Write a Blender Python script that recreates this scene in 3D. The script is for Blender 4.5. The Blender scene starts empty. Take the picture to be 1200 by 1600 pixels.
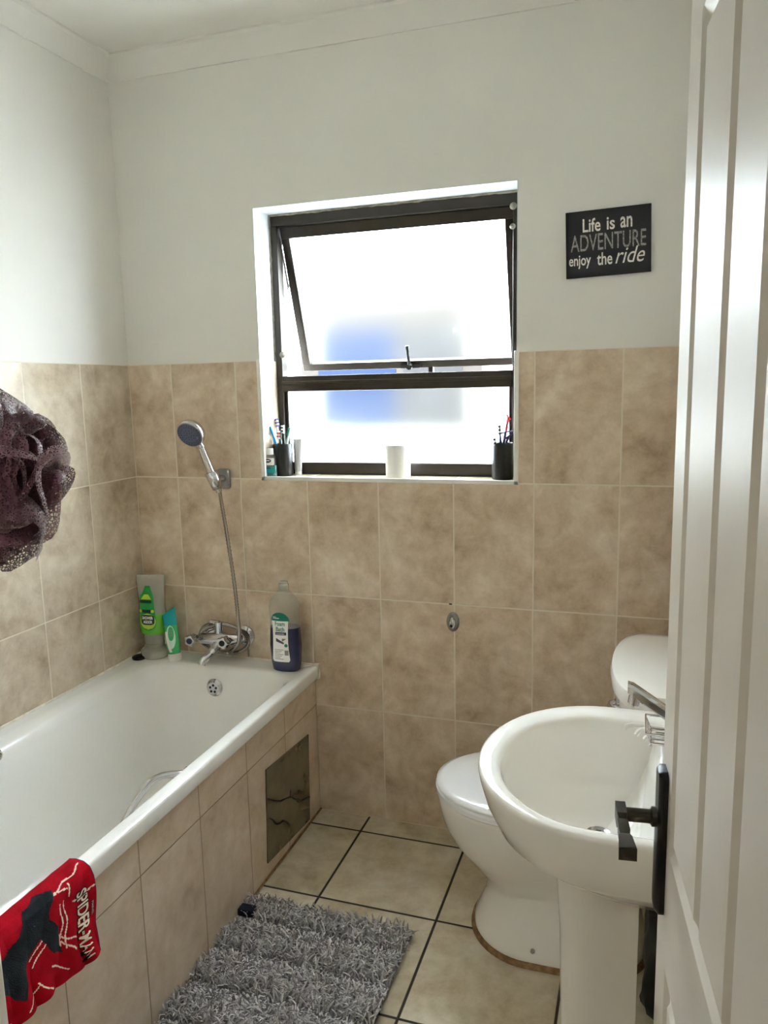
import bpy, bmesh, math, random
from mathutils import Vector, Matrix
SC = bpy.context.scene
C = SC.collection
PI = math.pi
rnd = random.Random(7)

# ------------------------------------------------------------------ camera, world, light, exposure
CAM = Vector((1.7572, -2.3786, 1.5025))
cam = bpy.data.cameras.new('camera'); cam.sensor_fit = 'VERTICAL'; cam.sensor_height = 24.0
cam.lens = 24.0 * 1208.4 / 1600.0; cam.clip_start = 0.02
camo = bpy.data.objects.new('camera', cam); C.objects.link(camo); SC.camera = camo
pitch, yaw, roll = -0.1598, -0.3268, -0.0223
fw = Vector((math.sin(yaw)*math.cos(pitch), math.cos(yaw)*math.cos(pitch), math.sin(pitch)))
rt = fw.cross(Vector((0, 0, 1))).normalized(); up = rt.cross(fw)
r2 = rt*math.cos(roll) + up*math.sin(roll); u2 = -rt*math.sin(roll) + up*math.cos(roll)
m3 = Matrix((r2, u2, -fw)).transposed()
camo.matrix_world = Matrix.Translation(CAM) @ m3.to_4x4()

w = bpy.data.worlds.new('world'); SC.world = w; w.use_nodes = True
bg = w.node_tree.nodes['Background']
bg.inputs[0].default_value = (0.80, 0.90, 1.0, 1); bg.inputs[1].default_value = 32.0

def area(name, loc, target, size, power, col):
    l = bpy.data.lights.new(name, 'AREA'); l.shape = 'DISK'; l.size = size; l.energy = power; l.color = col
    o = bpy.data.objects.new(name, l); C.objects.link(o); o.location = loc
    o.rotation_euler = (Vector(target) - Vector(loc)).to_track_quat('-Z', 'Y').to_euler(); return o
area('hall_fill_light', (1.30, -3.25, 2.50), (1.3, -3.2, 0.0), 0.35, 6.5, (1.0, 0.95, 0.88))  # unseen fill light, added in the hall to brighten the room

vs = SC.view_settings
vs.view_transform = 'Standard'; vs.look = 'None'; vs.gamma = 1.0; vs.use_curve_mapping = False
vs.exposure = 0.38
cy = SC.cycles
cy.use_denoising = True; cy.max_bounces = 16; cy.diffuse_bounces = 8; cy.glossy_bounces = 6
cy.transmission_bounces = 12; cy.transparent_max_bounces = 24; cy.sample_clamp_indirect = 40.0

# ------------------------------------------------------------------ materials
def lin(c):
    return tuple((x/255/12.92 if x/255 <= 0.04045 else ((x/255+0.055)/1.055)**2.4) for x in c) + (1,)

class NT:
    def __init__(s, name):
        s.m = bpy.data.materials.new(name); s.m.use_nodes = True; s.t = s.m.node_tree
        s.b = s.t.nodes['Principled BSDF']; s.out = s.t.nodes['Material Output']
    def n(s, typ, **k):
        nd = s.t.nodes.new(typ)
        for a, v in k.items(): setattr(nd, a, v)
        return nd
    def l(s, a, b): s.t.links.new(a, b)
    def val(s, x, sock):
        if isinstance(x, (int, float)): sock.default_value = x
        else: s.l(x, sock)
    def math(s, op, a, b=0.0, c=0.0):
        nd = s.n('ShaderNodeMath', operation=op)
        s.val(a, nd.inputs[0]); s.val(b, nd.inputs[1]); s.val(c, nd.inputs[2]); return nd.outputs[0]
    def mix(s, f, a, b):
        nd = s.n('ShaderNodeMix', data_type='RGBA')
        s.val(f, nd.inputs[0])
        for x, k in ((a, 6), (b, 7)):
            if isinstance(x, tuple): nd.inputs[k].default_value = x
            else: s.l(x, nd.inputs[k])
        return nd.outputs[2]
    def coord(s):
        return s.n('ShaderNodeTexCoord').outputs['Object']
    def noise(s, vec, scale, detail=3.0, rough=0.5, dist=0.0):
        nd = s.n('ShaderNodeTexNoise'); s.l(vec, nd.inputs['Vector'])
        nd.inputs['Scale'].default_value = scale; nd.inputs['Detail'].default_value = detail
        nd.inputs['Roughness'].default_value = rough; nd.inputs['Distortion'].default_value = dist
        return nd.outputs['Fac']
    def ramp(s, f, stops):
        nd = s.n('ShaderNodeValToRGB'); s.l(f, nd.inputs[0]); e = nd.color_ramp.elements
        while len(e) < len(stops): e.new(0.5)
        for k, (p, c) in enumerate(stops): e[k].position = p; e[k].color = c
        return nd.outputs[0]
    def bump(s, h, strength, dist=0.002):
        nd = s.n('ShaderNodeBump'); s.l(h, nd.inputs['Height'])
        nd.inputs['Strength'].default_value = strength; nd.inputs['Distance'].default_value = dist
        s.l(nd.outputs[0], s.b.inputs['Normal'])

def plain(name, col, rough=0.5, metal=0.0, spec=0.5, var=0.0, scale=20, coat=0.0, bump=0.0, bscale=200, trans=0.0, ior=1.45):
    t = NT(name); c = lin(col)
    t.b.inputs['Base Color'].default_value = c
    t.b.inputs['Roughness'].default_value = rough; t.b.inputs['Metallic'].default_value = metal
    t.b.inputs['Specular IOR Level'].default_value = spec; t.b.inputs['Coat Weight'].default_value = coat
    t.b.inputs['Transmission Weight'].default_value = trans; t.b.inputs['IOR'].default_value = ior
    if var or bump: co = t.coord()
    if var:
        f = t.noise(co, scale, 4)
        a = tuple(max(0, x*(1-var)) for x in c[:3]) + (1,); b = tuple(min(1, x*(1+var)) for x in c[:3]) + (1,)
        t.l(t.ramp(f, [(0.3, a), (0.7, b)]), t.b.inputs['Base Color'])
    if bump: t.bump(t.noise(co, bscale, 3), bump)
    return t.m

def tile_mat(name, ax, u0, du, v0, dv, g, cols, gcol, rough, spec=0.4, nscale=5.0):
    t = NT(name); co = t.coord(); sp = t.n('ShaderNodeSeparateXYZ'); t.l(co, sp.inputs[0])
    U, V = sp.outputs[ax[0]], sp.outputs[ax[1]]
    a = t.math('DIVIDE', t.math('SUBTRACT', U, u0), du); b = t.math('DIVIDE', t.math('SUBTRACT', V, v0), dv)
    fa, fb = t.math('FRACT', a), t.math('FRACT', b)
    da = t.math('MULTIPLY', t.math('MINIMUM', fa, t.math('SUBTRACT', 1.0, fa)), du)
    db = t.math('MULTIPLY', t.math('MINIMUM', fb, t.math('SUBTRACT', 1.0, fb)), dv)
    d = t.math('MINIMUM', da, db)
    mr = t.n('ShaderNodeMapRange', interpolation_type='SMOOTHSTEP'); t.l(d, mr.inputs[0])
    mr.inputs[1].default_value = g*0.35; mr.inputs[2].default_value = g*0.65
    tile = mr.outputs[0]
    cid = t.n('ShaderNodeCombineXYZ'); t.l(t.math('FLOOR', a), cid.inputs[0]); t.l(t.math('FLOOR', b), cid.inputs[1])
    wn = t.n('ShaderNodeTexWhiteNoise', noise_dimensions='3D'); t.l(cid.outputs[0], wn.inputs[0])
    vm = t.n('ShaderNodeVectorMath', operation='MULTIPLY_ADD'); t.l(wn.outputs['Color'], vm.inputs[0])
    vm.inputs[1].default_value = (9, 9, 9); t.l(co, vm.inputs[2])
    n1 = t.noise(vm.outputs[0], nscale*1.25, 7, 0.62, 0.25); n2 = t.noise(vm.outputs[0], nscale*5, 6, 0.72, 0.2)
    f = t.math('ADD', t.math('MULTIPLY', n1, 0.68), t.math('MULTIPLY', n2, 0.32))
    k = len(cols)
    col = t.ramp(f, [(0.34 + 0.32*i/(k-1), lin(c)) for i, c in enumerate(cols)])
    gn = t.noise(co, 14, 3)
    gc = t.mix(t.math('MULTIPLY', gn, 0.5), lin(gcol), tuple(0.6*x for x in lin(gcol)[:3]) + (1,))
    t.l(t.mix(tile, gc, col), t.b.inputs['Base Color'])
    r = t.math('ADD', t.math('MULTIPLY', t.math('SUBTRACT', 1.0, tile), 0.5), rough)
    t.l(r, t.b.inputs['Roughness']); t.b.inputs['Specular IOR Level'].default_value = spec
    h = t.math('ADD', tile, t.math('MULTIPLY', n2, 0.12)); t.bump(h, 0.45, 0.0018)
    return t.m

TW, TH = 0.2532, 0.4
TCOL = [(176, 154, 128), (201, 180, 154), (217, 199, 175), (231, 217, 197)]
GW = (232, 222, 202)
M = {}
M['tile_back'] = tile_mat('beige_tile_back', 'XZ', 0.1727, TW, 0.0, TH, 0.0045, TCOL, GW, 0.26)
M['tile_side'] = tile_mat('beige_tile_side', 'YZ', -0.0035, TW+0.0005, 0.0, TH, 0.0040, [(170, 152, 130), (190, 174, 152), (207, 193, 172), (220, 208, 189)], GW, 0.24)
M['tile_panel'] = tile_mat('beige_tile_bath_panel', 'YZ', -0.001, TW+0.0015, 0.0, TH, 0.0032, [(190, 169, 147), (206, 187, 164), (216, 199, 178), (226, 212, 194)], (150, 128, 104), 0.16, 0.5)
M['tile_sill'] = tile_mat('beige_tile_sill', 'XY', 0.42, TW, -0.3, TH, 0.004, TCOL, (225, 220, 205), 0.15, 0.6)
M['tile_floor'] = tile_mat('cream_floor_tile', 'XY', 0.8722, 0.3624, -0.0937, 0.3624, 0.0075, [(160, 144, 114), (184, 170, 142), (202, 191, 167), (214, 206, 188)], (52, 44, 36), 0.3, 0.4, 4.0)
M['paint'] = plain('white_wall_paint', (228, 226, 220), 0.6, var=0.02, scale=3, bump=0.05, bscale=60, spec=0.25)
M['ceil'] = plain('ceiling_white', (232, 231, 225), 0.7, var=0.02, scale=4, spec=0.2)
M['reveal'] = plain('white_gloss_reveal_paint', (212, 217, 218), 0.4, var=0.02, scale=6)
M['trimw'] = plain('white_plastic_trim', (232, 230, 222), 0.35)
M['seal'] = plain('white_sealant', (224, 218, 202), 0.5, var=0.15, scale=40)
M['frame'] = plain('bronze_aluminium', (52, 46, 40), 0.35, 0.55, var=0.12, scale=30)
M['acrylic'] = plain('white_acrylic', (236, 235, 231), 0.13, spec=0.5, coat=0.3)
M['ceramic'] = plain('white_ceramic', (237, 235, 229), 0.10, spec=0.55, coat=0.4)
M['seatp'] = plain('white_seat_plastic', (240, 242, 244), 0.15, coat=0.6)
M['chrome'] = plain('chrome', (205, 205, 208), 0.09, 1.0)
M['chromed'] = plain('dull_chrome', (150, 148, 145), 0.28, 1.0, var=0.15, scale=60)
M['steel'] = plain('brushed_hose_steel', (165, 160, 154), 0.25, 1.0)
M['putty'] = plain('dirty_putty', (142, 136, 122), 0.8, var=0.35, scale=50)
M['black'] = plain('black_plastic', (16, 16, 17), 0.35)
M['blackm'] = plain('black_iron', (20, 19, 18), 0.38, 0.4)
M['bronzem'] = plain('worn_bronze_metal', (66, 62, 55), 0.32, 0.8)
M['door'] = plain('cream_gloss_door_paint', (214, 207, 196), 0.40, spec=0.42, coat=0.0, var=0.02, scale=8, bump=0.06, bscale=70)
M['paper'] = plain('white_tissue', (240, 239, 236), 0.9, bump=0.3, bscale=150, spec=0.1)
M['card'] = plain('brown_cardboard', (150, 120, 90), 0.9)
M['signb'] = plain('sign_black', (30, 27, 34), 0.55, var=0.25, scale=12)
M['signw'] = plain('sign_white', (226, 221, 212), 0.7, var=0.2, scale=220)
M['signg'] = plain('sign_grey', (150, 145, 142), 0.8, var=0.6, scale=260)
M['towelr'] = plain('red_terry', (162, 10, 28), 0.95, var=0.22, scale=35, bump=0.6, bscale=500, spec=0.1)
M['towelk'] = plain('charcoal_terry', (40, 44, 50), 0.95, var=0.25, scale=45, bump=0.6, bscale=500, spec=0.1)
M['towelw'] = plain('cream_print', (238, 214, 196), 0.9, spec=0.1)
M['towelb'] = plain('black_print', (26, 20, 24), 0.9, spec=0.1)
M['toweln'] = plain('navy_hem', (40, 44, 84), 0.95, spec=0.1)
M['sealbrown'] = plain('brown_stained_mortar', (134, 104, 70), 0.9, var=0.4, scale=60, bump=0.6, bscale=120)
M['greenlab'] = plain('green_label', (34, 148, 70), 0.35, var=0.12, scale=50)
M['limelab'] = plain('lime_label', (176, 206, 60), 0.4)
M['dkgreen'] = plain('dark_green_print', (10, 62, 48), 0.4)
M['teal'] = plain('teal_plastic', (24, 156, 160), 0.35)
M['tubeg'] = plain('green_tube_plastic', (66, 178, 110), 0.35)
M['mint'] = plain('mint_plastic', (196, 228, 214), 0.35)
M['whitep'] = plain('white_plastic', (236, 236, 232), 0.3)
M['label'] = plain('white_paper_label', (244, 243, 240), 0.5)
M['labelteal'] = plain('teal_green_print', (0, 122, 98), 0.5)
M['labelgrey'] = plain('grey_print', (140, 140, 138), 0.6)
M['labelnavy'] = plain('navy_print', (38, 40, 92), 0.5)
M['lav'] = plain('lavender_print', (74, 62, 84), 0.6, var=0.3, scale=150)
M['leafp'] = plain('olive_print', (128, 132, 84), 0.6)
M['liqpurple'] = plain('indigo_bath_liquid', (44, 45, 78), 0.12, coat=0.3)
M['liqgreen'] = plain('green_gel_liquid', (104, 186, 60), 0.15, coat=0.3)
M['liqteal'] = plain('teal_mouthwash', (18, 132, 146), 0.12, coat=0.3)
M['blue'] = plain('blue_plastic', (26, 140, 206), 0.3)
M['navy'] = plain('navy_plastic', (36, 50, 92), 0.35)
M['violet'] = plain('violet_bristle', (92, 76, 160), 0.5)
M['red'] = plain('red_plastic', (206, 26, 56), 0.3)
M['pink'] = plain('pink_plastic', (226, 168, 180), 0.35)
M['silver'] = plain('silver_plastic', (196, 198, 200), 0.3, 0.3)
M['face'] = plain('grey_blue_nozzle_face', (96, 104, 130), 0.4)
M['nozzle'] = plain('dark_blue_nozzle', (34, 38, 66), 0.5)
M['hatch'] = None
M['lump'] = plain('plain_black', (9, 9, 9), 0.5)
M['outwall'] = plain('cream_outside_render', (236, 235, 230), 0.9, var=0.04, scale=5)
M['outsky'] = plain('sky_reflection_glass', (13, 23, 42), 0.5, spec=0.1)  # blue sky reflection painted as the pane's flat base colour
M['outgrey'] = plain('grey_outside_glass', (34, 33, 33), 0.5, spec=0.1)
M['outframe'] = plain('outside_window_frame', (46, 42, 38), 0.6, spec=0.1)
M['outground'] = plain('outside_concrete', (176, 174, 170), 0.9, var=0.1, scale=6)
M['hallfloor'] = plain('hall_floor', (180, 160, 130), 0.5)

def clear_mat(name, tint, amount, rough=0.12):
    t = NT(name); tr = t.n('ShaderNodeBsdfTransparent'); tr.inputs[0].default_value = lin(tint)
    t.b.inputs['Base Color'].default_value = lin((225, 225, 218)); t.b.inputs['Roughness'].default_value = rough
    mx = t.n('ShaderNodeMixShader'); mx.inputs[0].default_value = amount
    t.l(tr.outputs[0], mx.inputs[1]); t.l(t.b.outputs[0], mx.inputs[2]); t.l(mx.outputs[0], t.out.inputs[0]); return t.m
M['clear'] = clear_mat('clear_plastic', (240, 240, 236), 0.17)
M['clearw'] = clear_mat('milky_clear_plastic', (240, 242, 236), 0.32)
M['cleart'] = clear_mat('clear_toothbrush_plastic', (232, 226, 226), 0.5)

def frosted():
    t = NT('frosted_glass'); co = t.coord()
    rf = t.n('ShaderNodeBsdfRefraction', distribution='BECKMANN'); rf.inputs['Color'].default_value = (0.97, 0.98, 0.97, 1)
    rf.inputs['Roughness'].default_value = 0.32; rf.inputs['IOR'].default_value = 1.25
    tl = t.n('ShaderNodeBsdfTranslucent'); tl.inputs['Color'].default_value = (0.95, 0.95, 0.92, 1)
    vo = t.n('ShaderNodeTexVoronoi'); t.l(co, vo.inputs['Vector']); vo.inputs['Scale'].default_value = 170
    sp = t.math('LESS_THAN', vo.outputs['Distance'], t.math('MULTIPLY', t.math('SUBTRACT', t.noise(co, 6, 3), 0.47), 1.2))
    f = t.math('ADD', t.math('MULTIPLY', sp, 0.16), 0.004)
    mx = t.n('ShaderNodeMixShader'); t.l(f, mx.inputs[0]); t.l(rf.outputs[0], mx.inputs[1]); t.l(tl.outputs[0], mx.inputs[2])
    gl = t.n('ShaderNodeBsdfGlossy'); gl.inputs['Roughness'].default_value = 0.25
    m2 = t.n('ShaderNodeMixShader'); m2.inputs[0].default_value = 0.03
    t.l(mx.outputs[0], m2.inputs[1]); t.l(gl.outputs[0], m2.inputs[2]); t.l(m2.outputs[0], t.out.inputs[0]); return t.m
M['frost'] = frosted()

def hatch_mat():
    t = NT('dark_mirror_panel'); co = t.coord()
    t.b.inputs['Metallic'].default_value = 0.55; t.b.inputs['Roughness'].default_value = 0.22
    n = t.noise(co, 9, 5, 0.7)
    t.l(t.ramp(n, [(0.3, lin((112, 106, 90))), (0.7, lin((140, 134, 116)))]), t.b.inputs['Base Color']); return t.m
M['hatch'] = hatch_mat()

def mesh_net():
    t = NT('plum_bath_net'); co = t.coord()
    vo = t.n('ShaderNodeTexVoronoi', feature='DISTANCE_TO_EDGE'); t.l(co, vo.inputs['Vector']); vo.inputs['Scale'].default_value = 330
    hole = t.math('GREATER_THAN', vo.outputs['Distance'], 0.16)
    n = t.noise(co, 18, 3)
    t.l(t.ramp(n, [(0.3, lin((82, 40, 56))), (0.7, lin((130, 84, 100)))]), t.b.inputs['Base Color'])
    t.b.inputs['Roughness'].default_value = 0.55
    t.b.inputs['Sheen Weight'].default_value = 0.3
    tr = t.n('ShaderNodeBsdfTransparent'); mx = t.n('ShaderNodeMixShader')
    t.l(t.math('SUBTRACT', 0.93, t.math('MULTIPLY', hole, 0.52)), mx.inputs[0])
    t.l(tr.outputs[0], mx.inputs[1]); t.l(t.b.outputs[0], mx.inputs[2]); t.l(mx.outputs[0], t.out.inputs[0]); return t.m
M['net'] = mesh_net()

def pile_mat():
    t = NT('grey_chenille'); co = t.coord()
    at = t.n('ShaderNodeAttribute', attribute_name='shade'); n = t.noise(co, 260, 2)
    f = t.math('ADD', t.math('MULTIPLY', at.outputs['Fac'], 0.75), t.math('MULTIPLY', n, 0.25))
    t.l(t.ramp(f, [(0.05, lin((116, 111, 110))), (0.5, lin((172, 167, 165))), (0.95, lin((224, 220, 218)))]), t.b.inputs['Base Color'])
    t.b.inputs['Roughness'].default_value = 0.95; t.b.inputs['Specular IOR Level'].default_value = 0.1
    t.b.inputs['Sheen Weight'].default_value = 0.2
    return t.m
M['pile'] = pile_mat()
M['matback'] = plain('mat_backing', (116, 114, 118), 0.95, var=0.2, scale=80)
M['navycloth'] = plain('navy_fabric_tag', (26, 32, 48), 0.9)

# ------------------------------------------------------------------ mesh helpers
class MB:
    def __init__(s): s.v = []; s.f = []; s.mi = []
    def add(s, vs_, fs, mi=0):
        k = len(s.v); s.v += [tuple(p) for p in vs_]
        for f in fs: s.f.append(tuple(i+k for i in f)); s.mi.append(mi)
        return s
    def box(s, a, b, mi=0):
        x0, y0, z0 = a; x1, y1, z1 = b
        vs_ = [(x0,y0,z0),(x1,y0,z0),(x1,y1,z0),(x0,y1,z0),(x0,y0,z1),(x1,y0,z1),(x1,y1,z1),(x0,y1,z1)]
        return s.add(vs_, [(0,3,2,1),(4,5,6,7),(0,1,5,4),(1,2,6,5),(2,3,7,6),(3,0,4,7)], mi)
    def loft(s, rings, cap0=True, cap1=True, closed=True, mi=0):
        n = len(rings[0]); fs = []
        vs_ = [p for r in rings for p in r]
        for i in range(len(rings)-1):
            for j in range(n if closed else n-1):
                k = (j+1) % n; fs.append((i*n+j, i*n+k, (i+1)*n+k, (i+1)*n+j))
        if cap0: fs.append(tuple(reversed(range(n))))
        if cap1: fs.append(tuple(range((len(rings)-1)*n, len(rings)*n)))
        return s.add(vs_, fs, mi)
    def lathe(s, prof, org=(0,0,0), axis=(0,0,1), n=32, mi=0, cap0=True, cap1=True):
        q = Vector(axis).to_track_quat('Z', 'Y'); o = Vector(org)
        rings = [[o + q @ Vector((r*math.cos(2*PI*i/n), r*math.sin(2*PI*i/n), z)) for i in range(n)] for r, z in prof]
        return s.loft(rings, cap0, cap1, True, mi)
    def tube(s, pts, rad, n=10, mi=0, cap=True, flat=None):
        P = [Vector(p) for p in pts]; rings = []
        R = rad if isinstance(rad, (list, tuple)) else [rad]*len(P)
        ref = Vector((0, 0, 1)); t0 = (P[1]-P[0]).normalized()
        if abs(t0.dot(ref)) > 0.95: ref = Vector((1, 0, 0))
        u = ref.cross(t0).normalized()
        for i, p in enumerate(P):
            t = (P[min(i+1, len(P)-1)] - P[max(i-1, 0)]).normalized()
            u = (u - t*u.dot(t)).normalized(); v = t.cross(u); fl = flat or 1.0
            rings.append([p + (u*math.cos(2*PI*k/n) + v*math.sin(2*PI*k/n)*fl)*R[i] for k in range(n)])
        return s.loft(rings, cap, cap, True, mi)
    def grid(s, fn, nu, nv, mi=None):
        vs_ = [fn(i/nu, j/nv) for j in range(nv+1) for i in range(nu+1)]
        k = len(s.v); s.v += [tuple(p) for p in vs_]
        for j in range(nv):
            for i in range(nu):
                a = k + j*(nu+1)+i; s.f.append((a, a+1, a+nu+2, a+nu+1))
                s.mi.append(mi((i+.5)/nu, (j+.5)/nv) if callable(mi) else (mi or 0))
        return s

def obj(name, mb, mats, parent=None, loc=(0,0,0), smooth=40, bevel=0.0, seg=2, subsurf=0, solid=0.0):
    me = bpy.data.meshes.new(name); me.from_pydata(mb.v, [], mb.f); 
    for m in (mats if isinstance(mats, (list, tuple)) else [mats]): me.materials.append(m)
    me.polygons.foreach_set('material_index', mb.mi)
    me.update()
    bm = bmesh.new(); bm.from_mesh(me); bmesh.ops.recalc_face_normals(bm, faces=bm.faces); bm.to_mesh(me); bm.free()
    if smooth:
        me.polygons.foreach_set('use_smooth', [True]*len(me.polygons)); me.set_sharp_from_angle(angle=math.radians(smooth))
    o = bpy.data.objects.new(name, me); C.objects.link(o); o.location = loc
    if parent: o.parent = parent
    if bevel:
        b = o.modifiers.new('bevel', 'BEVEL'); b.width = bevel; b.segments = seg; b.limit_method = 'ANGLE'; b.angle_limit = math.radians(40)
    if solid:
        b = o.modifiers.new('solid', 'SOLIDIFY'); b.thickness = solid; b.offset = 0
    if subsurf:
        b = o.modifiers.new('sub', 'SUBSURF'); b.levels = subsurf; b.render_levels = subsurf
    return o

def tag(o, label, cat, group=None):
    o['label'] = label; o['category'] = cat
    if group: o['group'] = group
    return o
def thing(name, label, cat, loc=(0,0,0), rotz=0.0, group=None):
    o = bpy.data.objects.new(name, None); C.objects.link(o); o.empty_display_size = 0.05
    o.location = loc; o.rotation_euler = (0, 0, rotz); return tag(o, label, cat, group)
def struct(name, mb, mats, parent=None, label=None, cat=None, **k):
    o = obj(name, mb, mats, parent, **k)
    if parent is None:
        o['kind'] = 'structure'
        if label: tag(o, label, cat)
    return o

def rrect(x0, x1, y0, y1, r, z, n=8):
    out = []
    for cx_, cy_, a0 in ((x1-r, y1-r, 0), (x0+r, y1-r, PI/2), (x0+r, y0+r, PI), (x1-r, y0+r, 1.5*PI)):
        for i in range(n+1):
            a = a0 + PI/2*i/n; out.append((cx_ + r*math.cos(a), cy_ + r*math.sin(a), z))
    return out
def ell(cx_, cy_, a, b, z, n=48, p=2.0):
    out = []
    for i in range(n):
        t = 2*PI*i/n; c, s_ = math.cos(t), math.sin(t)
        out.append((cx_ + a*math.copysign(abs(c)**(2/p), c), cy_ + b*math.copysign(abs(s_)**(2/p), s_), z))
    return out

def text_mesh(body, size=1.0, shear=0.0, bold=0.0, sx=1.0, space=1.0, extrude=0.0):
    cu = bpy.data.curves.new('t', 'FONT'); cu.body = body; cu.size = size; cu.shear = shear; cu.offset = bold
    cu.space_character = space; cu.align_x = 'CENTER'; cu.align_y = 'CENTER'; cu.extrude = extrude; cu.resolution_u = 4
    o = bpy.data.objects.new('t', cu); C.objects.link(o)
    bpy.context.view_layer.update()
    me = bpy.data.meshes.new_from_object(o.evaluated_get(bpy.context.evaluated_depsgraph_get()))
    vs_ = [(v.co.x*sx, v.co.y, v.co.z) for v in me.vertices]; fs = [tuple(p.vertices) for p in me.polygons]
    bpy.data.objects.remove(o); bpy.data.curves.remove(cu); bpy.data.meshes.remove(me)
    xs = [v[0] for v in vs_]; ys = [v[1] for v in vs_]
    return vs_, fs, (min(xs), max(xs), min(ys), max(ys))
def fit_text(body, x0, x1, y0, y1, **k):
    vs_, fs, (a, b, c, d) = text_mesh(body, 1.0, **k)
    return [(x0 + (v[0]-a)/(b-a)*(x1-x0), y0 + (v[1]-c)/(d-c)*(y1-y0), v[2]) for v in vs_], fs
def smooth_path(pts, n=8):
    P = [Vector(p) for p in pts]; out = []
    for i in range(len(P)-1):
        p0, p1, p2, p3 = P[max(i-1, 0)], P[i], P[i+1], P[min(i+2, len(P)-1)]
        for k in range(n):
            t = k/n
            out.append(0.5*((2*p1) + (p2-p0)*t + (2*p0-5*p1+4*p2-p3)*t*t + (3*p1-p0-3*p2+p3)*t**3))
    out.append(P[-1]); return out

# ------------------------------------------------------------------ the room shell
RW, RD, CZ = 1.90, -2.20, 2.612            # right wall x, front wall y, ceiling z
WX0, WX1, WZ0, WZ1 = 0.515, 1.385, 1.205, 2.093
T = 0.008
struct('floor', MB().box((-0.2, -2.35, -0.1), (RW+0.2, 0.25, 0.0)), M['tile_floor'])
struct('ceiling', MB().box((-0.2, -2.35, CZ), (RW+0.2, 0.25, CZ+0.1)), M['ceil'])
b = MB()
b.box((-0.2, T, 0), (WX0, 0.22, CZ)).box((WX1, T, 0), (RW+0.2, 0.22, CZ))
b.box((WX0, T, WZ1), (WX1, 0.22, CZ)).box((WX0, T, 0), (WX1, 0.22, WZ0-T))
b.box((0, 0, 0), (WX0, T, 1.6), 1).box((WX1, 0, 0), (RW, T, 1.6), 1).box((WX0, 0, 0), (WX1, T, WZ0), 1)
struct('wall_back', b, [M['paint'], M['tile_back']], smooth=0)
b = MB().box((-0.2, -2.35, 0), (-T, T, CZ)).box((-T, -2.2, 0), (0, T, 1.6), 1)
struct('wall_left', b, [M['paint'], M['tile_side']], smooth=0)
b = MB().box((RW+T, -2.35, 0), (RW+0.2, T, CZ)).box((RW, -2.2, 0), (RW+T, T, 1.6), 1)
struct('wall_right', b, [M['paint'], M['tile_side']], smooth=0)
b = MB().box((-0.2, RD-0.13, 0), (1.07, RD, CZ)).box((1.07, RD-0.13, 2.06), (RW+0.2, RD, CZ)).box((1.895, RD-0.13, 0), (RW+0.2, RD, 2.06))
struct('wall_front', b, M['paint'], smooth=0)
# short partition at the foot of the bath: only its tiled end shows, behind the towel
b = MB().box((0, -1.80, 0), (0.977, -1.708, CZ)).box((0.977, -1.80, 0), (0.985, -1.70, 1.6), 1).box((0.0, -1.708, 0), (0.977, -1.70, 1.6), 1)
struct('wall_near', b, [M['paint'], M['tile_side']], smooth=0)
struct('trim_1', MB().box((0.977, -1.706, 0), (0.9905, -1.693, 1.6)), M['trimw'], bevel=0.002)
# reveal tiles, sill and plastic edge trims of the window recess
b = MB().box((WX0-0.0, T, WZ0), (WX0+T, 0.125, 1.6)).box((WX1-T, T, WZ0), (WX1, 0.125, 1.6))
struct('trim_2', b, M['tile_side'])
struct('trim_3', MB().box((WX0, T, WZ0-T), (WX1, 0.14, WZ0)), M['tile_sill'])
b = MB().box((WX0-0.006, -0.003, WZ0-0.010), (WX0+0.009, T, 1.603)).box((WX1-0.009, -0.003, WZ0-0.010), (WX1+0.006, T, 1.603))
b.box((WX0-0.006, -0.003, WZ0-0.010), (WX1+0.006, T, WZ0+0.004))
struct('trim_4', b, M['trimw'], bevel=0.002)
b = MB().box((WX0, T, 1.6), (WX0+0.003, 0.125, WZ1)).box((WX1-0.003, T, 1.6), (WX1, 0.125, WZ1)).box((WX0, T, WZ1-0.003), (WX1, 0.125, WZ1))
struct('trim_5', b, M['reveal'])
# coving: a flat splayed strip between wall and ceiling
def coving(name, p0, p1, nrm):
    d = 0.050; h = 0.072; n_ = Vector(nrm); rings = []
    for p in (p0, p1):
        p = Vector(p)
        prof = [(0.0, h), (0.006, h), (0.010, h-0.008), (d-0.010, 0.012), (d, 0.006), (d, 0.0), (0, 0)]
        rings.append([p + n_*a - Vector((0, 0, q)) for a, q in prof])
    struct(name, MB().loft(rings), M['paint'], smooth=0)
coving('trim_6', (-T, T, CZ), (RW+T, T, CZ), (0, -1, 0))
coving('trim_7', (-T, T, CZ), (-T, -2.2, CZ), (1, 0, 0))
# sealant beads where the bath meets the tiles
b = MB().tube([(0.002, 0, 0.546), (0.002, -1.70, 0.546)], 0.0055, 8).tube([(0, -0.002, 0.546), (0.70, -0.002, 0.546)], 0.005, 8)
b.box((0.684, -0.014, 0.500), (0.702, 0.0, 0.553))
struct('trim_8', b, M['seal'])
# door frame on the hinge side and head
b = MB().box((1.07, RD-0.13, 0), (1.095, RD+0.012, 2.06)).box((1.885, RD-0.13, 0), (1.899, RD+0.012, 2.06)).box((1.07, RD-0.13, 2.04), (1.899, RD+0.012, 2.06))
struct('trim_9', b, M['door'], bevel=0.003)
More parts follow.
